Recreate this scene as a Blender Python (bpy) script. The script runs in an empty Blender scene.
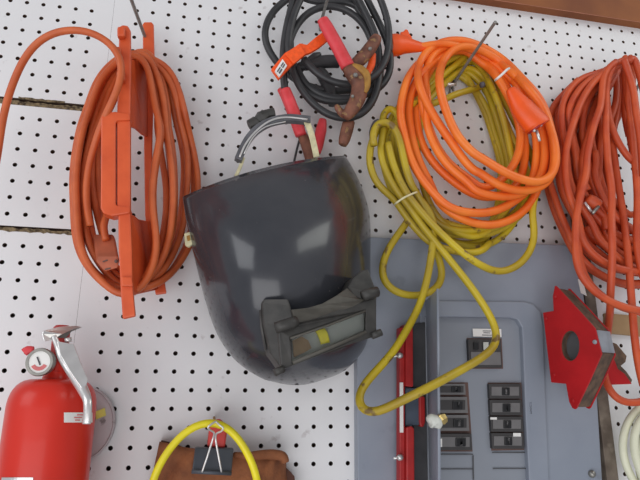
import bpy, bmesh, math, random
from mathutils import Vector, Matrix, Euler
from mathutils.geometry import tessellate_polygon
random.seed(4)
IN = 0.0254
sc = bpy.context.scene
col = sc.collection

# ------------------------------------------------------------------ camera
FPX = 553.6335
ROT = Euler((1.836247, -0.00419, -0.203037), 'XYZ')
CAMP = Vector((0.58451, -32.90465, -24.99134))
RM = ROT.to_matrix()
cam = bpy.data.objects.new('camera', bpy.data.cameras.new('camera'))
col.objects.link(cam)
cam.location = CAMP * IN
cam.rotation_euler = ROT
cam.data.sensor_width = 36.0
cam.data.lens = FPX * 36.0 / 640.0
cam.data.clip_start = 0.01
sc.camera = cam

def ati(u, v, d=0.0):
    """point (inches) standing d inches in front of the wall, as surveyed from the picture"""
    w = RM @ Vector(((u - 320) / FPX, -(v - 240) / FPX, -1.0))
    return CAMP + w * ((-d - CAMP.y) / w.y)
def at(u, v, d=0.0):
    return ati(u, v, d) * IN

# ------------------------------------------------------------------ materials
def mat(name, rgb, rough=0.5, metal=0.0, var=0.08, scale=40, bump=0.0, bscale=200, rgb2=None, coat=0.0,
        spot=None, spot_scale=30, spot_lo=0.62, spot_hi=0.7, rvar=0.0, spec=0.5, subs=0.0):
    m = bpy.data.materials.new(name); m.use_nodes = True
    nt = m.node_tree; N = nt.nodes; L = nt.links
    b = N['Principled BSDF']
    b.inputs['Roughness'].default_value = rough
    b.inputs['Metallic'].default_value = metal
    b.inputs['Coat Weight'].default_value = coat
    b.inputs['Specular IOR Level'].default_value = spec
    tc = N.new('ShaderNodeTexCoord')
    nz = N.new('ShaderNodeTexNoise'); nz.inputs['Scale'].default_value = scale
    nz.inputs['Detail'].default_value = 6
    L.new(tc.outputs['Object'], nz.inputs['Vector'])
    cr = N.new('ShaderNodeValToRGB')
    lin = lambda c: tuple((x / 12.92 if x <= .04045 else ((x + .055) / 1.055) ** 2.4) for x in c)
    a = lin([c / 255 for c in rgb])
    bb = lin([c / 255 for c in rgb2]) if rgb2 else tuple(min(1, c * (1 + var * 2)) for c in a)
    aa = a if rgb2 else tuple(c * (1 - var * 2) for c in a)
    cr.color_ramp.elements[0].position = 0.35; cr.color_ramp.elements[1].position = 0.65
    cr.color_ramp.elements[0].color = (*aa, 1); cr.color_ramp.elements[1].color = (*bb, 1)
    L.new(nz.outputs['Fac'], cr.inputs['Fac'])
    out = cr.outputs['Color']
    if spot:
        n2 = N.new('ShaderNodeTexNoise'); n2.inputs['Scale'].default_value = spot_scale; n2.inputs['Detail'].default_value = 8
        L.new(tc.outputs['Object'], n2.inputs['Vector'])
        mr = N.new('ShaderNodeMapRange'); mr.inputs['From Min'].default_value = spot_lo; mr.inputs['From Max'].default_value = spot_hi
        L.new(n2.outputs['Fac'], mr.inputs['Value'])
        mx = N.new('ShaderNodeMix'); mx.data_type = 'RGBA'
        L.new(mr.outputs['Result'], mx.inputs['Factor']); L.new(out, mx.inputs['A'])
        mx.inputs['B'].default_value = (*lin([c / 255 for c in spot]), 1)
        out = mx.outputs['Result']
    L.new(out, b.inputs['Base Color'])
    if rvar:
        m2 = N.new('ShaderNodeMapRange'); m2.inputs['To Min'].default_value = rough - rvar; m2.inputs['To Max'].default_value = rough + rvar
        L.new(nz.outputs['Fac'], m2.inputs['Value']); L.new(m2.outputs['Result'], b.inputs['Roughness'])
    if bump:
        n3 = N.new('ShaderNodeTexNoise'); n3.inputs['Scale'].default_value = bscale; n3.inputs['Detail'].default_value = 5
        L.new(tc.outputs['Object'], n3.inputs['Vector'])
        bp = N.new('ShaderNodeBump'); bp.inputs['Strength'].default_value = bump; bp.inputs['Distance'].default_value = 0.002
        L.new(n3.outputs['Fac'], bp.inputs['Height']); L.new(bp.outputs['Normal'], b.inputs['Normal'])
    return m

M = {}
M['peg'] = mat('white_board', (226, 225, 226), .45, var=.012, scale=6, spot=(196, 190, 190), spot_scale=38, spot_lo=.66, spot_hi=.74, bump=.04, bscale=300)
M['pegcore'] = mat('hardboard', (96, 74, 60), .9, scale=150)
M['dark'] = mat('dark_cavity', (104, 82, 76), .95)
M['torn'] = mat('torn_hardboard', (140, 122, 92), .95, scale=180, rgb2=(60, 48, 34))
M['beam'] = mat('stained_wood', (146, 88, 48), .8, scale=9, rgb2=(122, 70, 42), bump=.1)
M['beam_edge'] = mat('reddish_wood_edge', (178, 118, 96), .8)
M['tan'] = mat('tan_wood', (165, 135, 98), .7, scale=30, rgb2=(146, 116, 80))
M['steelbar'] = mat('weathered_steel', (122, 110, 98), .65, metal=.1, scale=45, rgb2=(92, 80, 70), spot=(138, 126, 112), spot_scale=60, spot_lo=.58, spot_hi=.75)
M['orange_reel'] = mat('orange_plastic', (224, 96, 50), .42, var=.06, scale=30, rgb2=(208, 82, 40))
M['rust_cord'] = mat('dull_orange_vinyl', (208, 102, 52), .5, scale=35, rgb2=(190, 86, 42), bump=.05)
M['rust_plug'] = mat('brown_orange_rubber', (176, 92, 62), .6, scale=40)
M['orange_cord'] = mat('bright_orange_vinyl', (250, 132, 46), .42, scale=20, rgb2=(240, 108, 34), bump=.03)
M['orange_plug'] = mat('orange_rubber', (244, 90, 24), .4, scale=30, var=.04)
M['red_cord'] = mat('red_orange_vinyl', (208, 88, 44), .5, scale=30, rgb2=(188, 70, 36), bump=.04)
M['yellow_cord'] = mat('yellow_vinyl', (204, 180, 34), .45, scale=9, rgb2=(164, 138, 38), spot=(120, 96, 50), spot_scale=38, spot_lo=.62, spot_hi=.68)  # darker olive tone puts the shade of the back turns into the colour
M['yellow_bright'] = mat('lemon_vinyl', (232, 216, 30), .4, scale=30, var=.04)
M['black_cord'] = mat('black_rubber', (56, 56, 58), .45, scale=40, rgb2=(44, 44, 46), bump=.04)
M['pink_red'] = mat('red_grip_rubber', (224, 70, 78), .5, scale=50, rgb2=(206, 56, 60))
M['copper'] = mat('corroded_copper', (142, 92, 72), .6, metal=.2, scale=60, rgb2=(98, 62, 50), spot=(146, 112, 74), spot_scale=90, spot_lo=.58, spot_hi=.62, bump=.4)
M['brass_skin'] = mat('yellowed_copper', (176, 130, 56), .6, metal=.2, scale=90, rgb2=(150, 108, 50))
M['tag'] = mat('orange_webbing', (248, 88, 22), .6, scale=200, var=.06)
M['white'] = mat('white_paper', (236, 234, 230), .6, var=.01)
M['ink'] = mat('grey_ink', (84, 82, 88), .7)
M['pinkink'] = mat('pink_ink', (216, 120, 120), .7)
M['steel'] = mat('dull_steel', (150, 148, 142), .38, metal=.75, scale=90, var=.06)
M['darksteel'] = mat('dark_steel', (134, 131, 126), .45, metal=.3, scale=90)
M['chrome'] = mat('brushed_metal', (222, 220, 218), .3, metal=.7, scale=60, var=.03)
M['helmet'] = mat('black_shell_plastic', (50, 52, 58), .2, scale=12, rgb2=(60, 61, 66), rvar=.08, spot=(96, 94, 94), spot_scale=120, spot_lo=.72, spot_hi=.76, bump=.02, coat=.2)
M['helmrim'] = mat('shell_edge_plastic', (70, 68, 66), .5, scale=60)
M['holder'] = mat('dusty_black_plastic', (62, 60, 57), .5, scale=80, rgb2=(48, 47, 45), bump=.15)
M['holder2'] = mat('grey_black_plastic', (78, 75, 68), .55, scale=80)
M['strapgrey'] = mat('grey_headband_plastic', (104, 104, 108), .3, scale=60, rgb2=(84, 84, 88))
M['cream'] = mat('cream_webbing', (214, 206, 166), .7, scale=120)
M['lensgrey'] = mat('smoked_pane', (165, 167, 162), .3, scale=5, var=.05)
M['ext_red'] = mat('red_enamel', (208, 46, 32), .34, scale=8, var=.05, coat=.1, spec=.35)
M['ext_dark'] = mat('red_valve', (176, 44, 40), .4, scale=40)
M['disc'] = mat('grey_lid', (188, 180, 182), .5, scale=10, var=.05, spot=(130, 122, 122), spot_scale=60, spot_lo=.62, spot_hi=.68)
M['yellow_sticker'] = mat('yellow_paper', (226, 220, 110), .6)
M['leather'] = mat('brown_suede', (150, 92, 56), .85, scale=45, rgb2=(118, 70, 44), bump=.5, bscale=260)
M['leather_dark'] = mat('dark_suede', (82, 52, 42), .9, scale=45, bump=.4)
M['clip_black'] = mat('black_clip', (68, 72, 80), .4, var=.05)
M['clip_red'] = mat('red_clip', (196, 58, 54), .5)
M['panel'] = mat('grey_enamel', (146, 152, 164), .42, scale=10, rgb2=(136, 143, 156), spot=(112, 116, 124), spot_scale=20, spot_lo=.62, spot_hi=.8)
M['dead'] = mat('grey_enamel_front', (140, 145, 154), .42, scale=10, var=.02)
M['breaker'] = mat('black_bakelite', (62, 60, 60), .5, var=.04)
M['breaker2'] = mat('grey_bakelite', (112, 110, 110), .5, var=.04)
M['toggle'] = mat('black_toggle', (26, 26, 28), .35)
M['brass'] = mat('brass', (196, 172, 110), .3, metal=.8)
M['knobwhite'] = mat('translucent_white_plastic', (206, 208, 200), .4)
M['red_tool'] = mat('red_paint', (178, 38, 36), .45, scale=50, rgb2=(160, 30, 30))
M['tool_dark'] = mat('dark_grey_steel', (76, 76, 78), .6, scale=40)
M['bluegrey'] = mat('blue_grey_plastic', (72, 82, 96), .6)
M['mag_red'] = mat('red_painted_steel', (180, 22, 28), .42, scale=22, rgb2=(160, 16, 22), spec=.35)
M['mag_core'] = mat('rusty_magnet_core', (112, 88, 70), .8, scale=80, rgb2=(78, 62, 52), bump=.3)
M['mag_grey'] = mat('bare_grey_steel', (150, 154, 162), .5, metal=.3)
M['white_cord'] = mat('cream_vinyl', (222, 222, 196), .45, var=.02)
g = bpy.data.materials.new('clear_pane'); g.use_nodes = True
gb = g.node_tree.nodes['Principled BSDF']; gb.inputs['Transmission Weight'].default_value = 1; gb.inputs['Roughness'].default_value = .03
gb.inputs['Base Color'].default_value = (.9, .92, .9, 1); gb.inputs['IOR'].default_value = 1.45
M['glass'] = g

# ------------------------------------------------------------------ object helpers
def link(name, bm, m, parent=None, smooth=False, bevel=0.0, extra=()):
    me = bpy.data.meshes.new(name)
    bmesh.ops.recalc_face_normals(bm, faces=bm.faces[:])
    bm.to_mesh(me); bm.free()
    me.materials.append(M[m])
    for e in extra: me.materials.append(M[e])
    o = bpy.data.objects.new(name, me); col.objects.link(o)
    if smooth:
        for p in me.polygons: p.use_smooth = True
    if bevel:
        b = o.modifiers.new('bevel', 'BEVEL'); b.width = bevel * IN; b.segments = 2; b.limit_method = 'ANGLE'; b.angle_limit = math.radians(40)
    if parent:
        o.parent = parent
        o.matrix_parent_inverse = Matrix.Translation(-parent.location)
    return o
def thing(name, label, cat, base, group=None):
    o = bpy.data.objects.new(name, None); col.objects.link(o)
    o.location = base; o.empty_display_size = .02
    o['label'] = label; o['category'] = cat
    if group: o['group'] = group
    return o
def tag(o, label, cat, group=None):
    o['label'] = label; o['category'] = cat
    if group: o['group'] = group
    return o
def struct(o): o['kind'] = 'structure'; return o

def cropf(x0, y0, s):
    return lambda d, *pts: [(x0 + p[0] / s, y0 + p[1] / s, p[2] if len(p) > 2 else d) for p in pts]

def spline(P, closed=False, n=5):
    P = [Vector(p) for p in P]; out = []
    N = len(P); rng = N if closed else N - 1
    for i in range(rng):
        if closed: a, b, c, d = P[(i-1) % N], P[i], P[(i+1) % N], P[(i+2) % N]
        else: a, b, c, d = P[max(i-1, 0)], P[i], P[i+1], P[min(i+2, N-1)]
        for k in range(n):
            t = k / n
            # chord-limited catmull-rom
            m1 = (c - a) * .5; m2 = (d - b) * .5
            L = (c - b).length
            if m1.length > L * 1.2: m1 *= L * 1.2 / m1.length
            if m2.length > L * 1.2: m2 *= L * 1.2 / m2.length
            out.append(b * (2*t**3 - 3*t**2 + 1) + m1 * (t**3 - 2*t**2 + t) + c * (-2*t**3 + 3*t**2) + m2 * (t**3 - t**2))
    if not closed: out.append(P[-1])
    return out

def sweep(bm, pts, rad, closed=False, segs=10, flat=1.0, up=None):
    """pts metres, rad inches (number or list); flat squeezes the section along 'up'"""
    n = len(pts)
    R = rad if isinstance(rad, (list, tuple)) else [rad] * n
    if len(R) != n:
        R = [R[min(int(i / (n-1) * (len(R)-1)), len(R)-2)] * (1 - (i/(n-1)*(len(R)-1)) % 1 if i < n-1 else 0) +
             R[min(int(i / (n-1) * (len(R)-1)), len(R)-2) + 1] * ((i/(n-1)*(len(R)-1)) % 1 if i < n-1 else 1) for i in range(n)]
    T = []
    for i in range(n):
        a = pts[(i-1) % n] if closed or i > 0 else pts[0]
        b = pts[(i+1) % n] if closed or i < n-1 else pts[-1]
        t = (b - a)
        T.append(t.normalized() if t.length > 1e-9 else (T[-1] if T else Vector((0, 0, 1))))
    nrm = up.copy() if up else Vector((0, -1, 0))
    rings = []
    for i in range(n):
        if up: nrm = up.copy()
        nrm = nrm - T[i] * nrm.dot(T[i])
        if nrm.length < 1e-5: nrm = T[i].orthogonal()
        nrm.normalize(); bi = T[i].cross(nrm)
        r = R[i] * IN
        rings.append([bm.verts.new(pts[i] + (nrm * math.cos(2*math.pi*k/segs) * flat + bi * math.sin(2*math.pi*k/segs)) * r) for k in range(segs)])
    for i in range(n if closed else n-1):
        A, B = rings[i], rings[(i+1) % n]
        off = 0
        if closed and i == n-1:
            off = min(range(segs), key=lambda o: (A[0].co - B[o % segs].co).length)
        for k in range(segs):
            bm.faces.new((A[k], A[(k+1) % segs], B[(k+1+off) % segs], B[(k+off) % segs]))
    if not closed:
        bm.faces.new(rings[0][::-1]); bm.faces.new(rings[-1])

def relax(W, closed, step=.0075, it=7):
    """even spacing along the run, then ease out kinks as a stiff cord would"""
    if closed: W = W + [W[0]]
    out = [W[0]]; acc = 0
    for a, b in zip(W, W[1:]):
        L = (b - a).length; t = step - acc
        while t < L:
            out.append(a.lerp(b, t / L)); t += step
        acc = L - (t - step)
    if closed:
        if (out[-1] - out[0]).length < step * .6: out.pop()
    else: out.append(W[-1])
    for _ in range(it):
        n = len(out); nw = []
        for i in range(n):
            if not closed and i in (0, n - 1): nw.append(out[i]); continue
            nw.append(out[i] * .4 + (out[i-1] + out[(i+1) % n]) * .3)
        out = nw
    return out
def beside(strands, du, dv, dd, k=.6):
    """a neighbouring turn of the same coil, lying a little further back"""
    return [[(p[0] + du * math.cos(i * k), p[1] + dv, max(.3, p[2] + dd)) for i, p in enumerate(s)] for s in strands]
def cable(name, strands, r, m, parent=None, closed=(), n=5, segs=10, it=7):
    bm = bmesh.new()
    for i, s in enumerate(strands):
        c = i in closed
        t = [s[0]]
        for p in s[1:]:
            if math.hypot(p[0] - t[-1][0], p[1] - t[-1][1]) > 4 or len(s) < 6 or not it: t.append(p)
        q = spline(t, c, n)
        W = [at(*p) for p in q]
        if n > 1 and it: W = relax(W, c, .0075, it) if len(s) > 5 else W
        sweep(bm, W, r, c, segs)
    return link(name, bm, m, parent, smooth=True)

def tube(name, pts, r, m, parent=None, n=4, segs=12, flat=1.0, smooth=True):
    bm = bmesh.new()
    q = spline(pts, False, n) if n > 1 else pts
    sweep(bm, [at(*p) for p in q], r, False, segs, flat)
    return link(name, bm, m, parent, smooth=smooth)

def polyslab(bm, front, off, holes=()):
    """front: world points; off: vector (m) to the back face; holes: lists of world points"""
    loops = [list(front)] + [list(h) for h in holes]
    tris = tessellate_polygon(loops)
    flat = [p for l in loops for p in l]
    F = [bm.verts.new(p) for p in flat]; B = [bm.verts.new(p + off) for p in flat]
    for t in tris:
        try: bm.faces.new([F[i] for i in t]); bm.faces.new([B[i] for i in reversed(t)])
        except ValueError: pass
    k = 0
    for l in loops:
        n = len(l)
        for i in range(n):
            j = (i+1) % n
            bm.faces.new((F[k+i], F[k+j], B[k+j], B[k+i]))
        k += n
    if not holes:
        bmesh.ops.dissolve_limit(bm, angle_limit=.01, verts=F + B, edges=list({e for v in F + B for e in v.link_edges}))
def slab(name, poly, d, th, m, parent=None, holes=(), bevel=.02, smooth=False):
    bm = bmesh.new()
    f = lambda L: [at(p[0], p[1], p[2] if len(p) > 2 else d) for p in L]
    polyslab(bm, f(poly), Vector((0, th * IN, 0)), [f(h) for h in holes])
    return link(name, bm, m, parent, bevel=bevel, smooth=smooth)
def slabs(name, polys, d, th, m, parent=None, bevel=.02):
    bm = bmesh.new()
    for P in polys:
        polyslab(bm, [at(p[0], p[1], p[2] if len(p) > 2 else d) for p in P], Vector((0, th * IN, 0)))
    return link(name, bm, m, parent, bevel=bevel)
def rect(x0, y0, x1, y1): return [(x0, y0), (x1, y0), (x1, y1), (x0, y1)]
def lathe(name, c, prof, m, parent=None, segs=40, axis=Vector((0, 0, 1)), smooth=True):
    """c in inches, prof list of (r, h) inches along axis"""
    bm = bmesh.new(); axis = axis.normalized()
    x = axis.orthogonal().normalized(); y = axis.cross(x); rings = []
    for r, h in prof:
        rings.append([bm.verts.new((c + axis*h + (x*math.cos(2*math.pi*k/segs) + y*math.sin(2*math.pi*k/segs)) * max(r, .001)) * IN) for k in range(segs)])
    for A, B in zip(rings, rings[1:]):
        for k in range(segs): bm.faces.new((A[k], A[(k+1) % segs], B[(k+1) % segs], B[k]))
    bm.faces.new(rings[0][::-1]); bm.faces.new(rings[-1])
    o = link(name, bm, m, parent, smooth=smooth)
    if smooth:
        md = o.modifiers.new('edge', 'EDGE_SPLIT'); md.split_angle = math.radians(38)
    return o

# ------------------------------------------------------------------ the wall of perforated boards
def pegboard(name, x0, x1, z0, z1, ox, oz, px=1.0, pz=1.0, seed=0):
    """x to the right, z downwards, inches; (ox,oz) one hole"""
    bm = bmesh.new(); r = .128; TH = .22
    S = 12
    def quad(a, b, c, d): bm.faces.new([bm.verts.new(Vector((p[0], 0, -p[1])) * IN) for p in (a, b, c, d)])
    i0 = math.ceil((x0 - ox) / px + .5); i1 = math.floor((x1 - ox) / px - .5)
    j0 = math.ceil((z0 - oz) / pz + .5); j1 = math.floor((z1 - oz) / pz - .5)
    ex0, ex1 = ox + (i0 - .5) * px, ox + (i1 + .5) * px
    ez0, ez1 = oz + (j0 - .5) * pz, oz + (j1 + .5) * pz
    for i in range(i0, i1 + 1):
        for j in range(j0, j1 + 1):
            cx, cz = ox + i * px, oz + j * pz
            hx, hz = px / 2, pz / 2
            ring = []; out = []; back = []
            for k in range(S):
                a = 2 * math.pi * (k + .5) / S
                c, s = math.cos(a), math.sin(a)
                ring.append(bm.verts.new(Vector((cx + r*c, 0, -(cz + r*s))) * IN))
                back.append(bm.verts.new(Vector((cx + r*c, TH, -(cz + r*s))) * IN))
            sq = [(cx+hx, cz), (cx+hx, cz+hz), (cx, cz+hz), (cx-hx, cz+hz), (cx-hx, cz), (cx-hx, cz-hz), (cx, cz-hz), (cx+hx, cz-hz)]
            # 12 outer points: 3 per side quarter
            outer = []
            for k in range(S):
                a = 2 * math.pi * (k + .5) / S
                c, s = math.cos(a), math.sin(a)
                t = 1 / max(abs(c), abs(s))
                outer.append((cx + hx*c*t, cz + hz*s*t))
            corners = {1: (cx+hx, cz+hz), 4: (cx-hx, cz+hz), 7: (cx-hx, cz-hz), 10: (cx+hx, cz-hz)}
            O = [bm.verts.new(Vector((p[0], 0, -p[1])) * IN) for p in outer]
            for k in range(S):
                k2 = (k+1) % S
                if k in (1, 4, 7, 10):
                    cv = bm.verts.new(Vector((corners[k][0], 0, -corners[k][1])) * IN)
                    bm.faces.new((ring[k], ring[k2], O[k2], cv, O[k]))
                else: bm.faces.new((ring[k], ring[k2], O[k2], O[k]))
                f = bm.faces.new((ring[k2], ring[k], back[k], back[k2])); f.material_index = 1
    for a in ((x0, ex0, z0, z1), (ex1, x1, z0, z1), (ex0, ex1, z0, ez0), (ex0, ex1, ez1, z1)):
        if a[1] - a[0] > .001 and a[3] - a[2] > .001:
            quad((a[0], a[2]), (a[1], a[2]), (a[1], a[3]), (a[0], a[3]))
    # edge thickness
    c = [(x0, z0), (x1, z0), (x1, z1), (x0, z1)]
    for k in range(4):
        p, q = c[k], c[(k+1) % 4]
        f = bm.faces.new([bm.verts.new(Vector((t[0], y, -t[1])) * IN) for t, y in ((p, 0), (q, 0), (q, TH), (p, TH))]); f.material_index = 1
    me_o = link(name, bm, 'peg', None, extra=('pegcore',))
    me = me_o.data
    for p in me.polygons:           # keep front faces turned to the room
        if p.material_index == 0 and p.normal.y > 0: p.flip()
    return struct(me_o)
SX = -6.44
pegboard('wall_main', SX + .006, 40, -3.9, 37, 0, 0)
pegboard('wall_upper_left', -19, SX - .006, -4.5, 8.12, -7.76, 1.46, .962, 1.0)
pegboard('wall_middle_left', -19, SX - .006, 8.58, 16.08, -7.93, 10.40, .962, .995)
pegboard('wall_lower_left', -19, SX - .006, 16.34, 37, -6.90, 19.17, .945, .975)
def boxin(bm, x0, x1, y0, y1, z0, z1):
    v = [bm.verts.new(Vector((x, y, -z)) * IN) for x in (x0, x1) for y in (y0, y1) for z in (z0, z1)]
    for f in ((0,1,3,2), (4,6,7,5), (0,4,5,1), (2,3,7,6), (0,2,6,4), (1,5,7,3)): bm.faces.new([v[i] for i in f])
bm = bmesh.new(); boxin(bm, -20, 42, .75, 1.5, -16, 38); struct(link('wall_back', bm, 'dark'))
# torn hardboard along the two seams
def torn(name, z0, z1, x0, x1, y, amp, step=.18):
    bm = bmesh.new(); n = int((x1 - x0) / step); top = []; bot = []; 
    for i in range(n + 1):
        x = x0 + (x1 - x0) * i / n
        top.append(Vector((x, y, -(z0 + random.uniform(-amp, amp)))) * IN)
        bot.append(Vector((x, y, -(z1 + random.uniform(-amp, amp)))) * IN)
    polyslab(bm, top + bot[::-1], Vector((0, .1 * IN, 0)))
    return struct(link(name, bm, 'torn'))
torn('trim_1', 8.27, 8.62, -12.5, -6.6, .05, .06)
torn('trim_2', 8.05, 8.16, -11.2, -8.6, -.03, .03)
torn('trim_3', 16.2, 16.4, -12, -6.6, -.02, .05)
# wooden beam over the boards
bm = bmesh.new(); zb = -(ati(454.6, 0, .7).z + ati(640, 25.6, .7).z) / 2 - .42; boxin(bm, -20, 42, -.7, .7, -14, zb)
o = struct(link('trim_4', bm, 'beam', bevel=.06))
bm = bmesh.new(); boxin(bm, -20, 42, -.71, -.7, zb - .03, zb + .005); struct(link('trim_5', bm, 'beam_edge'))

# ------------------------------------------------------------------ peg hooks
def hook(pts, label, bend=True):
    b = ati(*pts[0])
    root = thing('peg_hook', label, 'hook', b * IN, 'steel peg hooks')
    tube('prong', pts, .105, 'darksteel', root, n=3)
    u, v = pts[0][0], pts[0][1]
    p = at(u, v, .05)
    bm = bmesh.new()
    sweep(bm, [p + Vector((0, 0, -.4)) * IN, p + Vector((0, 0, .5)) * IN], .085, False, 8)
    link('back_plate', bm, 'darksteel', root, smooth=True)
hook([(149, 52, .05), (147.5, 44, .6), (130, -4, 5.4), (129, -12, 5.9)], 'thin steel hook tilting up behind the orange winder, cut off by the top edge')
hook([(453, 86, .05), (456, 80, .6), (494, 24, 5.6), (495.5, 22, 5.8)], 'long bare steel hook sticking out through the bright orange coil')
hook([(320, 26, .05), (321, 22, .5), (329, -6, 3.8)], 'steel hook above the red clamp handle of the black jumper cables')
hook([(636, 92, .05), (638, 86, .6), (664, 44, 5.6)], 'steel hook carrying the red-orange cord at the right edge')
C1 = cropf(360, 30, 5.3333)
root = thing('peg_hook', 'short T-ended steel hook inside the yellow coil, above its cut cord end', 'hook', at(449.5, 94, .05), 'steel peg hooks')
tube('prong', [(449.5, 94, .1), (450, 84.5, .9)], .075, 'darksteel', root, n=1)
tube('cross_bar', [(446, 84, .95), (456, 84.8, .95)], .12, 'chrome', root, n=1)

# ------------------------------------------------------------------ orange cord winder and its cord
A = cropf(60, 10, 4); B = cropf(60, 110, 4); Cc = cropf(60, 210, 4)
root = thing('cord_winder', 'flat orange plastic cord winder with open hand grip, hanging left of the helmet', 'cord winder', at(140, 60, 0))
slab('rail', [(119,26.5),(122,24.8),(128,25.5),(130.5,30),(131,70),(130.5,110),(130.5,212),(132,250),(133,290),(135.5,316),(122.5,319),(120.5,290),(118.5,250),(118,215),(116.8,205),(116.8,122),(117,112),(118,70),(118.5,50)], 5.0, .35, 'orange_reel', root, bevel=.08)
slab('rail', [(142.5,24),(144,22),(152,22),(153.7,24.5),(154.5,60),(153,110),(152,150),(154,225),(160,255),(166.5,293),(155.5,294.5),(150,255),(145,215),(144,150),(144,110),(143,60)], 1.4, .3, 'orange_reel', root, bevel=.06)
def web(pts, th):
    bm = bmesh.new(); P = [at(*p) for p in pts]
    n = (P[1] - P[0]).cross(P[2] - P[0]).normalized() * th * IN
    polyslab(bm, P, n); return link('web_plate', bm, 'orange_reel', root, bevel=.05)
web([(129,60,4.8),(147,60,1.4),(148,110,1.4),(148,137,1.4),(144,135,2.0),(137,129,3.4),(129.5,126,4.8)], .16)
web([(131,215,4.8),(135,216,4.2),(140,220,3.2),(147,221.5,1.8),(152,221,1.4),(158,290,1.4),(131.5,296,4.8)], .16)
grip = slab('hand_grip', [(101,116),(105,112.5),(117,111.5),(130,113),(130.5,120),(118,120.5),(115.6,122),(115.6,204),(118,206),(130.5,207),(130,213),(112,216),(103,213),(100.5,208)], 5.1, .8, 'orange_reel', root, bevel=.12)
slab('clip', rect(117,26,125,36), 5.35, .4, 'orange_reel', root, bevel=.1)
slab('clip', [(114.5,46),(121,46),(121,58.5),(114.5,59)], 5.35, .4, 'orange_reel', root, bevel=.1)
slab('clip', [(116.5,69.5),(124.5,69),(124.8,80),(116.5,81)], 5.4, .5, 'orange_reel', root, bevel=.1)
slab('clip', [(121,276.5),(132,277),(133,286),(121.5,286)], 5.25, .3, 'orange_reel', root, bevel=.06)

root = thing('extension_cord', 'dull orange extension cord wound lengthwise on the orange plastic winder', 'extension cord', at(125, 300, 3))
st = []
st.append(A(3.3,(300,180),(220,212),(165,290),(125,390),(100,470)) + B(3.3,(92,40),(70,150),(59,260),(63,370),(76,460)) + Cc(3.4,(85,170),(140,255),(200,300),(270,322),(340,315),(410,285,2.8),(470,225,1.6),(515,150,1.0),(540,90,.9)) + B(1.2,(552,290),(538,180),(512,70,2.0)) + A(2.8,(500,410),(470,300),(430,225),(385,200),(340,185)))
st.append(A(3.0,(310,190),(245,222),(190,300),(150,390),(128,470)) + B(2.9,(118,80),(112,180),(100,270),(104,370),(120,460)) + Cc(2.8,(140,150),(190,230),(250,285),(320,300),(390,270),(440,200,2.0),(480,110,1.5),(495,40,1.3)) + B(1.6,(510,280),(508,160),(478,40,2.4)) + A(2.9,(465,350),(430,260),(370,210)))
st.append(A(2.6,(320,195),(270,225),(220,290),(180,370),(155,460)) + B(2.5,(140,80),(128,180),(125,280),(138,380),(160,460)) + Cc(2.4,(190,170),(225,240),(290,290),(350,280),(400,220),(435,140),(455,60)) + B(2.4,(458,380),(458,240),(445,120),(425,20)) + A(2.4,(410,330),(390,240),(350,200)))
st.append(A(3.8,(295,170),(330,185),(355,240),(370,330),(388,420)) + B(3.9,(400,30),(405,80),(388,170),(372,270),(368,370),(376,450)) + Cc(4.0,(385,90),(388,160),(370,240),(330,310),(290,345),(255,350),(215,335),(185,300),(130,250),(85,170),(70,80)) + B(3.7,(67,400),(62,280),(76,150),(100,40)) + A(3.7,(115,410),(150,300),(200,230),(260,185)))
st.append(A(3.4,(300,165),(345,170),(385,250),(410,330),(425,440)) + B(3.2,(420,60),(440,170),(452,280),(452,400)) + Cc(3.2,(440,100),(415,190),(370,260),(300,320),(230,300),(160,220),(110,120)) + B(3.0,(100,430),(85,330),(95,220),(130,90)) + A(3.0,(165,430),(205,300),(260,220)))
st.append(A(2.2,(330,200),(380,280),(400,370)) + B(2.2,(385,30),(405,180),(425,300),(425,420)) + Cc(2.2,(415,80),(400,180),(350,270),(270,290),(200,200),(170,90)) + B(2.2,(160,400),(150,280),(150,150),(160,60)) + A(2.2,(200,400),(260,260)))
st += beside(st[:3], 4, 1, -.5, .15) + beside(st[3:5], 3, -2, -.6, .15)
cable('cord', st, .19, 'rust_cord', root, closed=range(11))
cable('cord_lead', [[(-14,210,3.2),(-3,158,3.4),(2.5,120,3.8),(11,88,4.2),(26,55,4.8),(45,36,5.2),(68,29.5,5.5),(90,31.5,5.7),(108,41,5.8),(118,52,5.8),(122.5,64,5.8),(121,80,5.7),(114,98,5.4),(104,118,4.9),(96,140,4.4),(88,170,3.9),(86,200,3.7),(90,226,3.6)]], .19, 'rust_cord', root)
cable('cord_lead', [B(2.9,(240,440),(200,380)) and [(112,196,3.0),(107,214,3.2),(104,226,3.6),(106,240,3.9)]], .19, 'rust_cord', root)
# socket end
bm = bmesh.new()
polyslab(bm, [at(*p) for p in [(95.5,262,4.4),(98,256.5,4.4),(119,256.5,4.6),(120,268,4.6),(104,272.5,4.4)]], (at(104,238,3.3) - at(108,262,4.4)) * .95)
sk = link('socket', bm, 'rust_plug', root, bevel=.12)
slabs('slot', [[(102.5,261),(107.5,259.4),(107.7,260.6),(102.8,262.2)], [(104.5,268.8),(110.5,267.4),(110.7,268.6),(104.8,270)]], 4.52, .03, 'dark', sk, bevel=0)
tube('ground_hole', [(116.2,261.3,4.7),(116.2,261.3,4.62)], .09, 'dark', sk, n=1)

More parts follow.
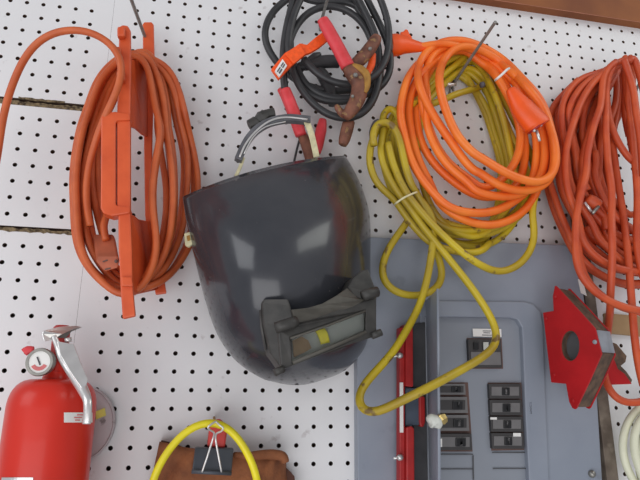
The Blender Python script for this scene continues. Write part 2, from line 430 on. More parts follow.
# ------------------------------------------------------------------ jumper cables
J = cropf(240, 0, 4); N_ = cropf(220, 95, 4.5714)
root = thing('jumper_cables', 'coiled black jumper cables with red-gripped clamps hanging above the welding helmet', 'jumper cables', at(325, 10, .5))
st = [
 J(1.3,(215,-20),(150,25),(105,90),(97,150),(115,205),(160,265),(220,320),(300,355),(380,365),(450,360)),
 J(2.3,(215,-20),(205,30),(185,110),(173,200),(172,280),(180,360)),
 J(2.6,(250,-20),(222,40),(202,110),(192,190),(205,270),(240,350),(300,425),(370,468),(440,475),(500,450),(540,390),(558,300),(555,200),(535,120),(495,40),(465,-20)),
 J(1.7,(190,200),(215,120),(265,55),(330,25),(400,28),(460,60),(510,120),(535,200),(545,300),(530,390),(490,450)),
 J(2.9,(555,-20),(585,60),(597,130),(592,210),(565,280),(510,325),(440,340),(370,330),(300,290),(255,235)),
 J(2.1,(225,270),(260,340),(330,385),(420,395),(500,380),(570,345),(602,280),(600,210),(575,130),(540,60),(500,-20)),
 J(2.0,(200,60),(200,170),(215,270),(250,360),(320,400),(400,408),(470,395),(520,350),(550,270),(550,180),(520,90),(470,10),(450,-20)),
 J(1.5,(440,-20),(480,50),(530,130),(560,230),(560,330),(530,400)),
 J(1.5,(230,-20),(280,5),(340,10),(420,5),(470,20),(500,60)),
]
cable('cable', st, .235, 'black_cord', root, segs=10)
# clamps (each: grip, jaw)
def clamp_part(name, pts, rad, m, parent, flat=.8): return tube(name, pts, rad, m, parent, n=5, segs=14, flat=flat)
cl = clamp_part('clamp_grip', J(4.0,(330,78),(345,105),(375,160),(405,215),(432,268)), [.36,.42,.44,.44,.46], 'pink_red', root)
clamp_part('clamp_jaw', J(3.9,(430,262),(455,300),(478,340),(470,395),(445,440),(420,468)), [.44,.52,.52,.48,.42,.3], 'copper', root)
clamp_part('clamp_jaw', J(3.4,(448,262),(480,240),(515,200),(542,160),(548,145)), [.3,.42,.42,.38,.28], 'copper', root)
clamp_part('clamp_spring', J(4.2,(448,258),(480,275),(505,300),(508,345),(500,370)), [.1,.26,.26,.2,.1], 'brass_skin', root)
clamp_part('clamp_grip', J(2.9,(532,215),(525,260),(505,300)), [.2,.25,.2], 'tag', root)
clamp_part('clamp_jaw', J(3.6,(440,470),(410,455),(390,430),(385,420)), [.2,.25,.2,.12], 'copper', root)
clamp_part('clamp_jaw', N_(2.2,(590,120),(580,160),(568,205),(560,228)), [.38,.4,.36,.26], 'copper', root)
clamp_part('clamp_grip', J(3.0,(180,358),(200,410),(220,465),(225,480)), [.34,.38,.4,.4], 'pink_red', root)
clamp_part('clamp_grip', N_(1.6,(285,-30),(310,20),(345,110),(370,185)), [.36,.38,.4,.36], 'pink_red', root)
clamp_part('clamp_grip', N_(1.2,(470,112),(462,160),(448,230),(440,265)), [.24,.36,.34,.28], 'pink_red', root)
clamp_part('clamp_jaw', N_(1.3,(375,180),(395,230),(412,290),(420,330)), [.32,.36,.34,.3], 'copper', root)
clamp_part('clamp_grip', J(1.6,(222,268),(260,262),(310,250),(360,246),(395,248)), [.2,.36,.44,.46,.42], 'black_cord', root)
clamp_part('clamp_grip', J(1.4,(300,262),(330,300),(355,350),(375,420)), [.3,.44,.44,.34], 'black_cord', root)
clamp_part('clamp_jaw', J(1.8,(262,250),(300,225),(322,215)), [.14,.26,.12], 'black_cord', root)
tube('clamp_pivot', J(4.6,(462,300,3.9),(462,300,4.55)), .14, 'darksteel', root, n=1)
tube('clamp_pivot', J(4.6,(450,385,3.8),(450,385,4.4)), .1, 'darksteel', root, n=1)
tube('clamp_pivot', J(3.4,(520,195,3.2),(520,195,3.85)), .12, 'darksteel', root, n=1)
tube('wire', N_(1.0,(385,130),(365,200),(350,255),(338,310)), .075, 'black_cord', root)
root2 = thing('cable_tie', 'bright orange webbing tie with a white printed label, strapped round the black jumper cables', 'cable tie', at(285, 65, 3))
slab('strap', J(3.6,(125,275,3.3),(178,212,3.5),(210,193,3.6),(240,172,3.6),(268,178,3.6),(300,150,3.6),(338,122,3.4),(352,160,3.4),(318,188,3.5),(285,208,3.6),(262,216,3.6),(210,258,3.6),(155,316,3.3)), 3.6, .25, 'tag', root2, bevel=.04)
slab('strap_fold', J(3.8,(178,212),(210,193),(240,172),(262,216),(215,255)), 3.78, .12, 'tag', root2, bevel=.03)
lb = slab('printed_label', J(3.8,(140,282),(170,236),(188,262),(158,306)), 3.7, .16, 'white', root2, bevel=0)
slabs('print_line', [J(3.84,(148,284),(160,266),(163,270),(151,288)), J(3.84,(163,262),(172,248),(175,252),(166,266)), J(3.84,(155,290),(166,273),(170,278),(159,295)), J(3.84,(169,268),(178,254),(181,258),(172,272))], 3.84, .04, 'ink', lb, bevel=0)

# ------------------------------------------------------------------ yellow cord coil
P1 = cropf(360,30,5.3333); P2 = cropf(460,30,5.3333); P3 = cropf(360,110,5.3333); P4 = cropf(460,110,5.3333)
P5 = cropf(360,190,5.3333); P6 = cropf(460,190,5.3333); P7 = cropf(350,270,4); P8 = cropf(340,330,4)
root = thing('extension_cord', 'yellow extension cord hanging behind the bright orange coil, its loops drooping over the grey panel', 'extension cord', at(460, 80, 1))
ring = lambda d, *p: [(x, y, d) for x, y in p]
st = [
 ring(1.0,(470,56),(440,68),(414,88),(398,115),(388,145),(390,175),(405,205),(440,236),(480,247),(506,233),(522,203),(517,165),(507,130),(494,95),(484,70)),
 ring(1.5,(472,60),(445,73),(420,94),(403,120),(394,150),(398,180),(415,208),(447,230),(482,236),(514,221),(534,196),(533,160),(516,125),(501,95),(488,70)),
 ring(1.9,(468,66),(450,79),(425,104),(407,130),(400,160),(406,190),(428,214),(458,227),(492,229),(520,212),(530,180),(513,140),(500,108),(486,80)),
 ring(.6,(463,72),(475,92),(486,115),(494,140),(501,168),(498,205),(480,243),(450,250),(424,238),(400,207),(385,172),(383,140),(395,112),(414,92),(440,75)),
 P2(2.3,(60,150),(130,225),(190,350),(228,460)) + P4(2.1,(240,80),(270,220),(290,330)) + ring(1.9,(515,190),(505,212)) + P6(1.9,(110,250),(0,235)) + P5(2.0,(540,232),(440,180),(390,110),(350,30)) + P3(2.2,(320,330),(300,180),(330,60)) + P1(2.3,(330,330),(400,230),(470,160),(560,135)),
 P1(2.6,(570,130),(520,180),(440,240),(390,300),(340,350),(280,390)) + P3(2.2,(210,40),(180,120),(170,220),(200,320),(260,430)) + P5(2.0,(320,60),(400,170),(500,215),(640,212)) + P6(1.6,(110,215),(220,170),(300,120),(340,60)),
 P3(2.6,(100,90),(60,170),(48,250),(65,350),(130,440)) + P5(2.3,(170,25),(230,120),(300,210),(380,290),(470,320),(560,335),(640,335)) + P6(1.5,(90,325),(160,280)),
 P3(2.9,(130,90),(112,170),(110,250),(150,350),(205,450)) + P5(2.9,(235,50),(290,130),(350,215),(430,310),(500,400),(565,480)) + P7(3.0,(520,118),(570,200),(590,255)) + P7(3.6,(575,310),(500,368,4.6)) + P8(5.4,(450,178,5.4),(370,222,6.1),(290,262,6.0),(200,305,5.2),(125,340,4.6),(76,318,4.2),(68,262,3.9),(120,190,3.5),(210,92,3.2)) + P7(2.9,(235,225),(280,140),(305,50),(318,-10)) + P5(2.8,(385,310),(398,200),(375,110),(320,50),(270,-10)) + P3(2.7,(240,330),(215,200)),
 P3(3.2,(150,175),(170,270),(210,370),(250,450)) + P5(3.2,(265,30),(320,110),(400,200),(500,295),(590,370),(650,405)) + P6(2.6,(110,415),(210,440),(310,405),(380,320),(400,220),(380,120),(405,20)) + P4(2.0,(425,380),(420,260),(400,150)),
 P3(2.4,(195,110),(205,230),(225,330),(270,440)) + P5(2.2,(300,40),(345,120),(375,190),(440,240)),
 P3(3.4,(75,190),(62,120),(90,62),(140,50),(190,90),(215,170),(235,270),(270,400)) + P5(2.8,(300,10),(340,90),(385,170)),
 P3(2.2,(120,60),(130,20),(160,-5),(195,20),(215,80)) ,
 P5(1.9,(290,110),(245,180),(185,262),(130,350),(115,430)) + P7(1.7,(122,25),(150,70),(220,103),(300,100),(355,70),(375,20)) + P5(1.9,(430,400),(412,330),(380,260),(350,200)),
 P1(2.0,(375,398),(450,370),(520,340),(640,305)) + P2(1.9,(122,291)),
]
st += [
 P2(1.2,(15,205),(70,240),(130,310),(180,420)) + P4(1.2,(200,60),(235,180),(262,300)) + ring(1.2,(508,195),(490,225),(455,236),(425,222),(402,190),(395,150),(410,115),(432,90),(455,72)),
 P2(.8,(0,240),(50,280),(110,360),(165,460)) + P4(.8,(170,80),(205,180),(235,290)) + ring(.8,(503,200),(485,240),(450,242),(418,225),(396,195),(391,150),(404,118),(425,92),(448,74)),
]
st = [[(u, v, max(.3, d * .36) if (v < 92 and u > 425) else d) for u, v, d in q] for q in st]
cable('cord', st, .225, 'yellow_cord', root, closed=(0,1,2,3,14,15))
cable('tie', [P5(3.6,(185,78,2.6),(195,68,3.3),(240,38,3.6),(300,12,3.3),(310,14,2.4))], .06, 'cream', root)
cable('tie', [P3(2.9,(70,180),(62,120),(80,70),(100,60))], .16, 'ink', root)
for q in P2(2.0,(95,292),(125,291)): pass
tube('cut_end', P2(2.0,(112,294),(126,290.5)), .2, 'ink', root, n=1)

# ------------------------------------------------------------------ bright orange coil
root = thing('extension_cord', 'bright orange extension cord coiled on the long hook, plug end resting on the coil', 'extension cord', at(470, 60, 3))
st = [
 P1(4.6,(610,92),(550,80),(490,105),(440,175),(422,270),(440,380),(475,470)) + P3(4.6,(505,120),(560,190),(640,262)) + P4(4.6,(100,240),(200,312),(330,372),(430,390),(490,355),(512,290),(510,200),(480,90)) + P2(4.4,(430,395),(350,300),(250,200),(170,135)),
 P1(4.0,(600,68),(530,50),(430,65),(355,110),(312,190),(312,280),(345,370),(400,470)) + P3(4.0,(430,90),(500,190),(570,290),(640,350)) + P4(4.0,(80,310),(180,390),(300,432),(400,425),(470,385),(503,310),(502,200),(480,80)) + P2(4.0,(430,370),(340,270),(240,165),(150,105)),
 P1(3.5,(620,105),(540,90),(440,90),(385,135),(352,210),(350,300),(365,400)) + P3(3.5,(350,60),(380,150),(430,250),(510,340),(610,405)) + P4(3.5,(50,425),(180,460),(300,458),(380,420),(435,350),(455,260),(450,160),(430,70)) + P2(3.5,(370,330),(290,240),(200,170),(120,120)),
 P1(3.2,(560,72),(440,88),(370,130),(300,190),(250,270),(222,370),(212,450)) + P3(3.2,(232,110),(262,240),(315,350),(390,440)) + P5(3.2,(410,40),(465,92),(540,116),(640,125)) + P6(3.0,(100,120),(200,110),(290,60)) + P4(2.9,(370,420),(405,300),(410,180),(390,60)) + P2(3.1,(310,300),(240,220),(160,160),(80,120)),
 P1(2.7,(600,95),(480,115),(400,170),(315,250),(272,330),(257,420)) + P3(2.7,(262,50),(278,150),(305,250),(345,340),(400,430)) + P5(2.7,(385,20),(445,95),(530,150),(640,185)) + P6(2.6,(110,178),(200,185),(300,145),(375,75),(410,10)) + P4(2.4,(432,340),(425,200),(390,60)) + P2(2.5,(330,330),(250,240),(140,150)),
 P1(2.3,(590,100),(460,125),(370,210),(312,300),(303,400)) + P3(2.3,(300,40),(318,150),(365,250),(445,340),(550,420)) + P4(2.3,(0,430),(100,465),(200,462),(290,420),(335,330),(350,200),(330,80)) + P2(2.3,(270,330),(200,240),(120,165)),
 P1(2.9,(600,115),(520,105),(430,140),(370,220),(330,320)) + P3(2.9,(335,0),(375,110),(420,220),(510,320),(620,390)) + P4(2.9,(90,425),(190,400),(260,330),(310,250),(325,150),(310,50)) + P2(2.9,(265,370),(210,270),(140,190),(60,145)),
]
st = [[(u, v, .35 + d * .42 if (v < 72 and u > 415) else d) for u, v, d in q] for q in st]
cable('cord', st, .265, 'orange_cord', root, closed=range(7))
cable('cord_lead', [P1(2.1,(300,92,2.0),(345,85),(400,72,2.2),(470,70,2.3),(540,90),(610,110))], .24, 'orange_cord', root)
s = cropf(380,20,12)
pl = tube('socket', s(2.0,(118,305),(150,305),(205,300),(300,300),(400,315),(500,325),(560,322)), [.78,.78,.78,.62,.46,.33,.28], 'orange_plug', root, n=3, flat=.8, segs=18)
slab('socket_tab', s(2.0,(240,200),(250,140),(285,132),(305,108),(335,112),(360,170),(385,200),(400,262),(300,235)), 2.2, .35, 'orange_plug', pl, bevel=.06)
tube('socket_face', s(2.0,(108,300),(122,300)), [.72,.72], 'darksteel', pl, n=1, flat=.8)
s = cropf(500,80,6.857)
pl = tube('plug', s(5.0,(70,60),(100,110),(150,190),(200,250),(250,305),(262,322)), [.3,.5,.76,.84,.9,.86], 'orange_plug', root, n=3, flat=.75, segs=18)
tube('plug_face', s(5.05,(256,316),(264,326)), [.8,.76], 'ext_dark', pl, n=1, flat=.75)
tube('prong', s(5.2,(250,345),(262,385),(272,420)), .09, 'chrome', pl, n=1)
tube('prong', s(5.3,(228,345),(240,350)), .1, 'chrome', pl, n=1)
tube('prong', s(5.3,(270,305),(285,312)), .1, 'chrome', pl, n=1)
cable('tie', [P2(4.9,(188,268,4.2),(200,258,4.75),(225,236,4.9),(250,212,4.9),(262,205,4.2))], .08, 'white', root)

# ------------------------------------------------------------------ red-orange cord at the right edge
S0 = cropf(520,140,3.2); S1 = cropf(550,45,7.111); S2 = cropf(550,105,7.111); S3 = cropf(550,165,7.111)
S4 = cropf(530,230,5.818); S5 = cropf(530,300,5.818); S6 = cropf(520,370,4.367)
root = thing('extension_cord', 'long red-orange extension cord hanging in many loose loops at the right edge', 'extension cord', at(625, 70, 2))
T0 = (634, 60, 2.6)
st = [
 S1(4.8,(530,110),(512,62),(530,80),(548,170),(592,300),(605,420)) + S2(4.9,(600,20),(620,110),(640,200),(650,330),(660,500)),
 S1(4.3,(560,120),(582,60),(605,90),(625,170),(650,260),(680,400)),
 S1(3.7,(520,110),(480,112),(425,170),(402,260),(400,360),(410,460)) + S2(3.8,(410,60),(425,130),(470,240),(535,350),(600,420),(680,450)),
 S1(4.2,(470,120),(420,150),(378,220),(372,300),(365,420)) + S2(4.4,(350,50),(312,140),(280,280),(255,400)) + S3(4.7,(268,30),(235,150),(200,290),(178,420)) + S4(4.8,(268,20),(262,120),(278,230),(330,320),(440,405),(560,455),(680,475)),
 S1(3.2,(400,180),(330,205),(230,230),(160,290),(105,370),(82,460)) + S2(3.4,(80,90),(92,200),(115,320)) + S3(3.3,(125,50),(150,150),(200,260),(260,360),(330,440)) + S4(3.3,(370,30),(440,90),(520,170),(600,225),(700,250)),
 S1(3.6,(420,175),(330,215),(230,290),(160,390),(130,470)) + S2(3.2,(130,110),(160,250),(190,380)) + S3(2.7,(190,80),(240,200),(310,300),(400,380),(480,440)) + S4(2.6,(480,70),(600,110),(700,130)),
 S1(4.0,(430,165),(340,230),(260,330),(205,440)) + S2(4.1,(180,90),(140,210),(110,340),(105,450)) + S3(4.0,(110,100),(130,200),(165,290),(215,410)) + S4(3.9,(290,50),(340,115),(420,185),(520,228),(700,250)),
 S1(3.0,(430,180),(340,290),(270,380),(240,470)) + S2(2.8,(230,100),(235,250),(270,400)) + S3(2.7,(290,110),(340,220),(380,330),(400,460)),
 S1(2.7,(450,170),(390,290),(330,390),(300,470)) + S2(2.6,(290,80),(260,200),(230,330),(210,460)) + S3(2.4,(190,140),(215,240),(280,330),(400,440)) + S4(2.4,(440,40),(520,140),(640,180)),
 S1(2.0,(200,248),(110,335),(40,410),(0,480)) + [(548,135,1.9),(546,158,1.9),(549,180,2.0)] + S3(2.2,(35,230),(70,340),(125,460)) + S4(2.6,(245,70),(290,160),(370,235),(460,285),(560,315),(700,300)),
 S1(2.2,(440,160),(370,250),(340,330),(345,470)) + S2(2.0,(345,90),(350,220),(390,330)) + S3(2.0,(400,20),(420,150),(460,300),(520,430)) + S4(2.0,(560,60),(600,130),(700,190)),
 S1(4.0,(470,118),(425,190),(400,300),(398,420)) + S2(4.3,(400,60),(395,180),(405,300),(412,420)) + S3(4.6,(425,60),(442,200),(435,400)) + S4(5.0,(478,20),(478,200,4.6),(466,380,3.9)) + S5(3.2,(468,40,3.6),(462,100,2.6),(455,150,1.9),(445,240,1.6),(435,330,1.6),(425,430,1.8)) + S6(2.4,(376,20,2.0),(388,90,2.2),(430,138),(500,146),(560,130)),
 S2(3.1,(320,330),(345,420)) + S3(3.1,(300,40),(345,150),(385,260),(430,340),(530,420),(610,470)) + S4(3.0,(620,40),(700,90)),
 S2(3.3,(440,260),(460,360),(465,460)) + S3(3.4,(475,60),(500,230),(530,400)) + S4(3.9,(555,30),(572,150),(582,300),(592,420)) + S5(3.9,(600,110),(610,240),(640,430),(660,500)),
 S1(3.9,(575,90),(560,60),(556,180),(560,300),(558,400)) + S2(3.9,(562,20),(575,100),(590,240),(600,380)) + S3(4.1,(612,60),(622,220),(618,400)) + S4(4.1,(618,60),(630,160),(660,280)),
 S1(3.0,(600,120),(590,230),(580,330),(575,440)) + S2(3.0,(575,60),(560,160),(580,300),(610,420)),
 S2(2.2,(300,100),(290,240),(330,400)) + S3(2.2,(370,140),(420,280),(480,380),(600,460)),
 S2(1.9,(40,30),(50,150),(60,280),(60,440)) + S3(1.9,(60,100),(90,220),(150,330),(230,440)) + S4(1.9,(310,50),(400,130),(500,200),(700,225)),
 S2(3.0,(150,0),(140,120),(170,260),(210,400)) + S3(2.9,(215,60),(240,130),(270,180)),
 S3(2.4,(700,330),(600,350),(560,350),(500,300),(440,240)),
 S4(2.2,(330,-20),(370,50),(440,80),(540,50),(700,60)),
 S4(2.9,(460,0),(520,30),(600,60),(700,40)),
 S2(2.3,(330,40),(370,150),(360,260),(350,380)) + S3(2.3,(350,60),(330,160)),
 S1(1.2,(500,110),(520,200),(500,320),(490,440)) + S2(1.2,(480,60),(455,160),(440,300)),
 S1(1.5,(530,100),(545,200),(535,320),(530,430)) + S2(1.5,(525,40),(540,130),(560,220)),
 S1(.9,(480,120),(495,220),(520,330),(515,450)) + S2(.9,(500,40),(470,110),(440,190)),
 S1(1.6,(450,140),(475,250),(470,380)) + S2(1.6,(465,20),(440,60),(410,160)),
]
st += beside(st[3:11], 4.5, 2, -1.1, .4) + beside(st[4:9], -4, 1, -1.9, .5) + beside(st[14:15], -5, 0, -1, .3)
cable('cord', st, .225, 'red_cord', root)
pg = tube('plug', S3(3.6,(265,235),(300,262),(340,290)), [.3,.42,.42], 'red_cord', root, n=3)
tube('prong', S3(3.8,(245,265),(300,340)), .09, 'chrome', pg, n=1)
tube('prong', S3(3.9,(300,345),(345,295)), .11, 'steel', pg, n=1)

# ------------------------------------------------------------------ welding helmet
root = thing('welding_helmet', 'black welding helmet with flip-up lens frame hanging in the middle of the pegboard', 'helmet', at(275, 200, 0))
def keyed(keys, t):
    for (a, pa), (b, pb) in zip(keys, keys[1:]):
        if t <= b:
            k = (t - a) / (b - a)
            return tuple(x + (y - x) * k for x, y in zip(pa, pb))
    return keys[-1][1]
def smoothkeys(keys, n=8):
    P = spline([(k[1][0], k[1][1], k[0] * 100) for k in keys], False, n)
    return [(p.z / 100, (p.x, p.y)) for p in P]
KL = smoothkeys([(0,(184.4,197)),(.12,(188,222)),(.3,(196,257)),(.5,(206,297)),(.66,(217,330)),(.78,(231,353)),(.88,(246,367)),(.96,(264,377.5)),(1,(276,380.5))])
KR = smoothkeys([(0,(344,156.5)),(.06,(350,166)),(.14,(358.5,183)),(.24,(366.5,206)),(.34,(369,228)),(.5,(369,268)),(.66,(369,312)),(.76,(366.5,338)),(.84,(358,355)),(.92,(342,370.5)),(1,(316,380.5))])
KD = [(z, (p[0],)) for z, p in smoothkeys([(0,(3.6,0)),(.08,(4.7,0)),(.2,(6.0,0)),(.34,(6.7,0)),(.48,(6.75,0)),(.6,(6.35,0)),(.75,(5.4,0)),(.87,(4.0,0)),(.95,(2.5,0)),(1,(1.0,0))])]
bm = bmesh.new(); NR, NC = 56, 56; grid = []
def hel(t, x, extra=0.0):
    L, R = keyed(KL, t), keyed(KR, t); D = keyed(KD, t)[0]
    s = math.sin((x - .5) * math.pi)          # -1..1
    k = (s + 1) / 2
    u = L[0] + (R[0] - L[0]) * k; v = L[1] + (R[1] - L[1]) * k
    v -= 7.5 * (1 - s*s) * max(0, 1 - t / .35)
    v += 3.0 * (1 - s*s) * max(0, (t - .85) / .15)
    b0 = 2.6 + (1.0 - 2.6) * k
    b0 *= 1 - .25 * max(0, t - .7) / .3
    d = b0 + (D + extra - b0 * .75) * (1 - abs(s) ** 2.3) ** .6
    return u, v, d
for i in range(NR + 1):
    t = i / NR
    grid.append([bm.verts.new(at(*hel(t, j / NC))) for j in range(NC + 1)])
for i in range(NR):
    for j in range(NC): bm.faces.new((grid[i][j], grid[i][j+1], grid[i+1][j+1], grid[i+1][j]))
sh = link('shell', bm, 'helmet', root, smooth=True)
for p in sh.data.polygons: pass
md = sh.modifiers.new('thick', 'SOLIDIFY'); md.thickness = .09 * IN; md.offset = 1
rim = [hel(i / 30, 0) for i in range(31)] + [hel(1, j / 16) for j in range(1, 16)] + [hel(1 - i / 30, 1) for i in range(31)]
cable('rolled_edge', [[(p[0], p[1], p[2]) for p in rim]], .09, 'helmrim', root, n=1)
cable('top_edge', [[hel(0, j / 24) for j in range(25)]], .06, 'helmrim', root, n=1)
K0 = cropf(240, 270, 4.2467)
K = lambda d, *p: [(a, b, c + .95) for a, b, c in K0(d, *p)]
slab('lens_housing', K(7.0,(92,140,6.2),(100,124,6.3),(205,124,6.8),(214,150,6.8),(225,190,6.9),(222,260,7.0),(222,392,6.9),(175,418,6.6),(125,350,6.3),(98,230,6.2)), 7, 1.7, 'holder', root, bevel=.08)
slab('lens_housing', K(6.6,(458,72,6.2),(482,30,6.1),(520,0,6.0),(545,-4,6.0),(565,50,6.0),(582,95,6.0),(572,255,6.0),(535,262,6.2),(528,130,6.4),(480,110,6.4)), 6.5, 2.2, 'holder', root, bevel=.08)
slab('hood', K(7.0,(218,168,6.9),(290,160,7.0),(350,142,7.0),(410,108,6.9),(455,76,6.5),(500,118,6.8),(530,128,6.9),(480,156,7.2),(350,196,7.4),(240,232,7.4)), 7, .35, 'holder2', root, bevel=.06)
frame = slab('lens_frame', K(7.5,(160,250,7.5),(168,232,7.5),(235,226,7.6),(300,212,7.7),(535,128,6.9),(580,118,6.7),(580,262,6.7),(575,282,6.7),(420,330,7.1),(190,420,7.4),(172,405,7.4)), 7.5, .35, 'holder', root,
     holes=[K(7.5,(214,288,7.5),(534,172,6.9),(534,266,6.9),(224,396,7.4))], bevel=.06)
tube('frame_lip', K(7.7,(214,290,7.55),(372,236,7.3),(532,174,6.95)), .06, 'holder2', frame, n=1)
tube('frame_lip', K(7.7,(224,394,7.5),(378,330,7.25),(534,264,6.95)), .09, 'holder2', frame, n=1)
tube('hinge', K(7.6,(152,246,7.6),(178,238,7.7),(215,226,7.7),(238,218,7.6)), .26, 'holder', root, n=1)
tube('hinge', K(7.0,(520,112,7.0),(548,100,7.0),(582,92,6.9)), .26, 'holder', root, n=1)
tube('hinge_pin', K(7.7,(148,436,7.5),(185,420,7.4)), .17, 'holder', root, n=1)
tube('hinge_pin', K(7.0,(560,280,6.8),(600,264,6.8)), .17, 'holder', root, n=1)
tube('side_screw', K(6.2,(88,170,5.9),(92,240,5.9),(110,340,5.9)), .07, 'helmrim', root, n=1)
slab('inner_plate', K(6.9,(210,284,6.75),(536,168,6.45),(536,268,6.4),(220,400,6.7)), 6.8, .1, 'lensgrey', root, bevel=0)
slab('lens', K(7.2,(212,286,7.1),(534,170,6.75),(534,266,6.7),(222,398,7.0)), 7.1, .05, 'glass', root, bevel=0)
tube('strap', K(6.85,(335,248,6.75),(352,275,6.8),(362,312,6.8)), [.22,.24,.22], 'yellow_bright', root, n=3, flat=.2)  # yellow showing in the lens, added as a strip behind the glass
slab('tan_patch', K(6.8,(222,300,6.82),(262,282,6.8),(290,300,6.78),(304,332,6.78),(270,352,6.8),(228,372,6.82)), 6.8, .03, 'tan', root, bevel=0)  # tan cloth showing in the lens, added as a flat patch
# headband
def ribbon(name, pts, w, th, m, parent, up=Vector((0, -1, 0))):
    bm = bmesh.new(); q = spline(pts, False, 6); W = [at(*p) for p in q]; rings = []
    for i, p in enumerate(W):
        t = (W[min(i+1, len(W)-1)] - W[max(i-1, 0)]).normalized()
        s = t.cross(up).normalized() * w * IN / 2; nn = up * th * IN / 2
        rings.append([bm.verts.new(p + s * a + nn * b) for a, b in ((1, 1), (1, -1), (-1, -1), (-1, 1))])
    for a, b in zip(rings, rings[1:]):
        for k in range(4): bm.faces.new((a[k], a[(k+1) % 4], b[(k+1) % 4], b[k]))
    bm.faces.new(rings[0][::-1]); bm.faces.new(rings[-1])
    return link(name, bm, m, parent, bevel=.03)
hb = ribbon('headband', N_(3.4,(82,300),(105,245),(135,195),(175,155),(230,125),(300,110),(360,112),(412,118)), .42, .5, 'strapgrey', root)
tube('headband_streak', N_(3.7,(90,285),(115,228),(160,170),(225,120),(300,102),(400,112)), .06, 'chrome', hb)  # thin bright tubes laid on for the band's whitish streaks
tube('headband_streak', N_(3.72,(110,270),(150,195),(210,145),(300,122)), .04, 'chrome', hb)
kn = tube('adjusting_knob', N_(3.2,(132,138),(165,125),(170,120),(192,104),(215,90),(248,84)), [.3,.38,.26,.42,.32,.34], 'holder', root, n=3, segs=9, smooth=False)
tube('knob_stem', N_(3.2,(185,100),(196,72)), [.15,.1], 'holder', kn, n=1)
ribbon('sweat_strap', N_(3.5,(395,120,3.5),(418,180,3.2),(442,285,2.8)), .38, .08, 'cream', root)
ribbon('sweat_strap', N_(3.0,(108,285,3.2),(92,330,3.0),(72,372,2.8)), .2, .08, 'cream', root)
bk = slab('side_buckle', [(184,233),(190,231.5),(193,244),(189,247),(185,245)], 3.1, .3, 'cream', root, bevel=.06)
slab('buckle_slot', [(186.5,236),(189.5,235),(190.5,240),(187.5,241)], 3.16, .05, 'brass_skin', bk, bevel=0)

# ------------------------------------------------------------------ fire extinguisher and grey lid
cx = (ati(3.5, 430, 3.0) + ati(94, 430, 3.0)) / 2
rb = (ati(94, 430, 3.0).x - ati(3.5, 430, 3.0).x) / 2 * .99
root = thing('fire_extinguisher', 'red fire extinguisher with pressure gauge and silver lever at the lower left', 'fire extinguisher', Vector((cx.x, -3.0, -33.0)) * IN)
zs = ati(50, 408, 3).z; zt = ati(56, 379, 3).z
H = zt - zs; prof = [(rb * .97, -9), (rb, -8.7), (rb, 0)]
for k in range(1, 10):
    a = k / 9 * math.pi / 2
    prof.append((.62 + (rb - .62) * math.cos(a) ** .6, H * math.sin(a)))
prof += [(.6, H + .1), (.56, H + .2), (.56, H + .35), (.5, H + .37), (.5, H + .8)]
lathe('cylinder', Vector((cx.x, -3.0, zs)), prof, 'ext_red', root, 56)
lathe('valve', Vector((cx.x, -3.0, zs + H + .6)), [(.5, 0), (.5, .3), (.4, .35), (.4, 1.9), (.3, 2.0)], 'ext_dark', root, 24)
gc = ati(39.5, 362, 4.2); gax = (Vector((-.12, -1, -.02))).normalized()
ga = lathe('gauge', gc, [(.5, -.5), (.62, -.4), (.66, -.05), (.62, .05), (.5, .05), (.5, -.02)], 'steel', root, 32, gax)
lathe('gauge_face', gc + gax * .0, [(.53, -.03), (.53, .0)], 'white', ga, 28, gax)
fx = gax.orthogonal().normalized()
bm = bmesh.new()
for k in range(9):
    a0 = math.radians(-60 + k * 14); a1 = math.radians(-60 + (k + 1) * 14)
    X = Vector((0, 0, -1)); Y = gax.cross(X)
    pp = [gc + gax * .02 + (X * math.cos(a) + Y * math.sin(a)) * r for a, r in ((a0, .4), (a1, .4), (a1, .22), (a0, .22))]
    bm.faces.new([bm.verts.new(p * IN) for p in pp])
link('gauge_scale', bm, 'pinkink', ga)
tube('gauge_needle', [(40, 365, 4.24), (37, 357, 4.24)], .03, 'ink', ga, n=1)
tube('gauge_stem', [(42, 362, 3.7), (52, 358, 3.2)], .3, 'chrome', root, n=1)
tube('pull_pin', [(24, 352.5, 4.0), (28, 350, 4.0), (34, 349.5, 4.0)], [.2, .2, .14], 'pink_red', root, n=2, flat=.5)
def sheet(name, pts, th, m, parent, bevel=.03):
    bm = bmesh.new(); P = [at(*p) for p in pts]
    n = (P[1] - P[0]).cross(P[2] - P[0]).normalized() * th * IN
    polyslab(bm, P, n); return link(name, bm, m, parent, bevel=bevel)
sheet('top_lever', [(42.5,334,4.2),(43.5,331,4.2),(60,327,3.6),(76,325.8,3.0),(82,327,2.8),(72,330,3.2),(63,334,3.7),(54,340,4.0),(44.5,341.5,4.3)], .1, 'chrome', root)
sheet('top_lever_underside', [(57,338,3.7),(63,332,3.5),(83,327,2.7),(72,331.5,3.0),(66,338,3.3)], .08, 'darksteel', root)
tube('carry_handle', [(53.5,336,4.1),(58,346,4.1),(62,356,4.2),(68,366,4.3),(76,378,4.7),(83,390,5.2),(87.2,400,5.6),(87.6,412,5.7),(86.5,424,5.7)], [.12,.16,.22,.24,.26,.24,.2,.2,.2], 'chrome', root, n=4, flat=.6)
sheet('lever_plate', [(57,341,4.2),(74,344,4.2),(80,360,4.6),(88,379,5.1),(84,392,5.4),(70,372,4.9),(60,355,4.5)], .1, 'chrome', root)
tube('rivet', [(68,338,3.9),(68.5,342,3.9)], .16, 'chrome', root, n=1)
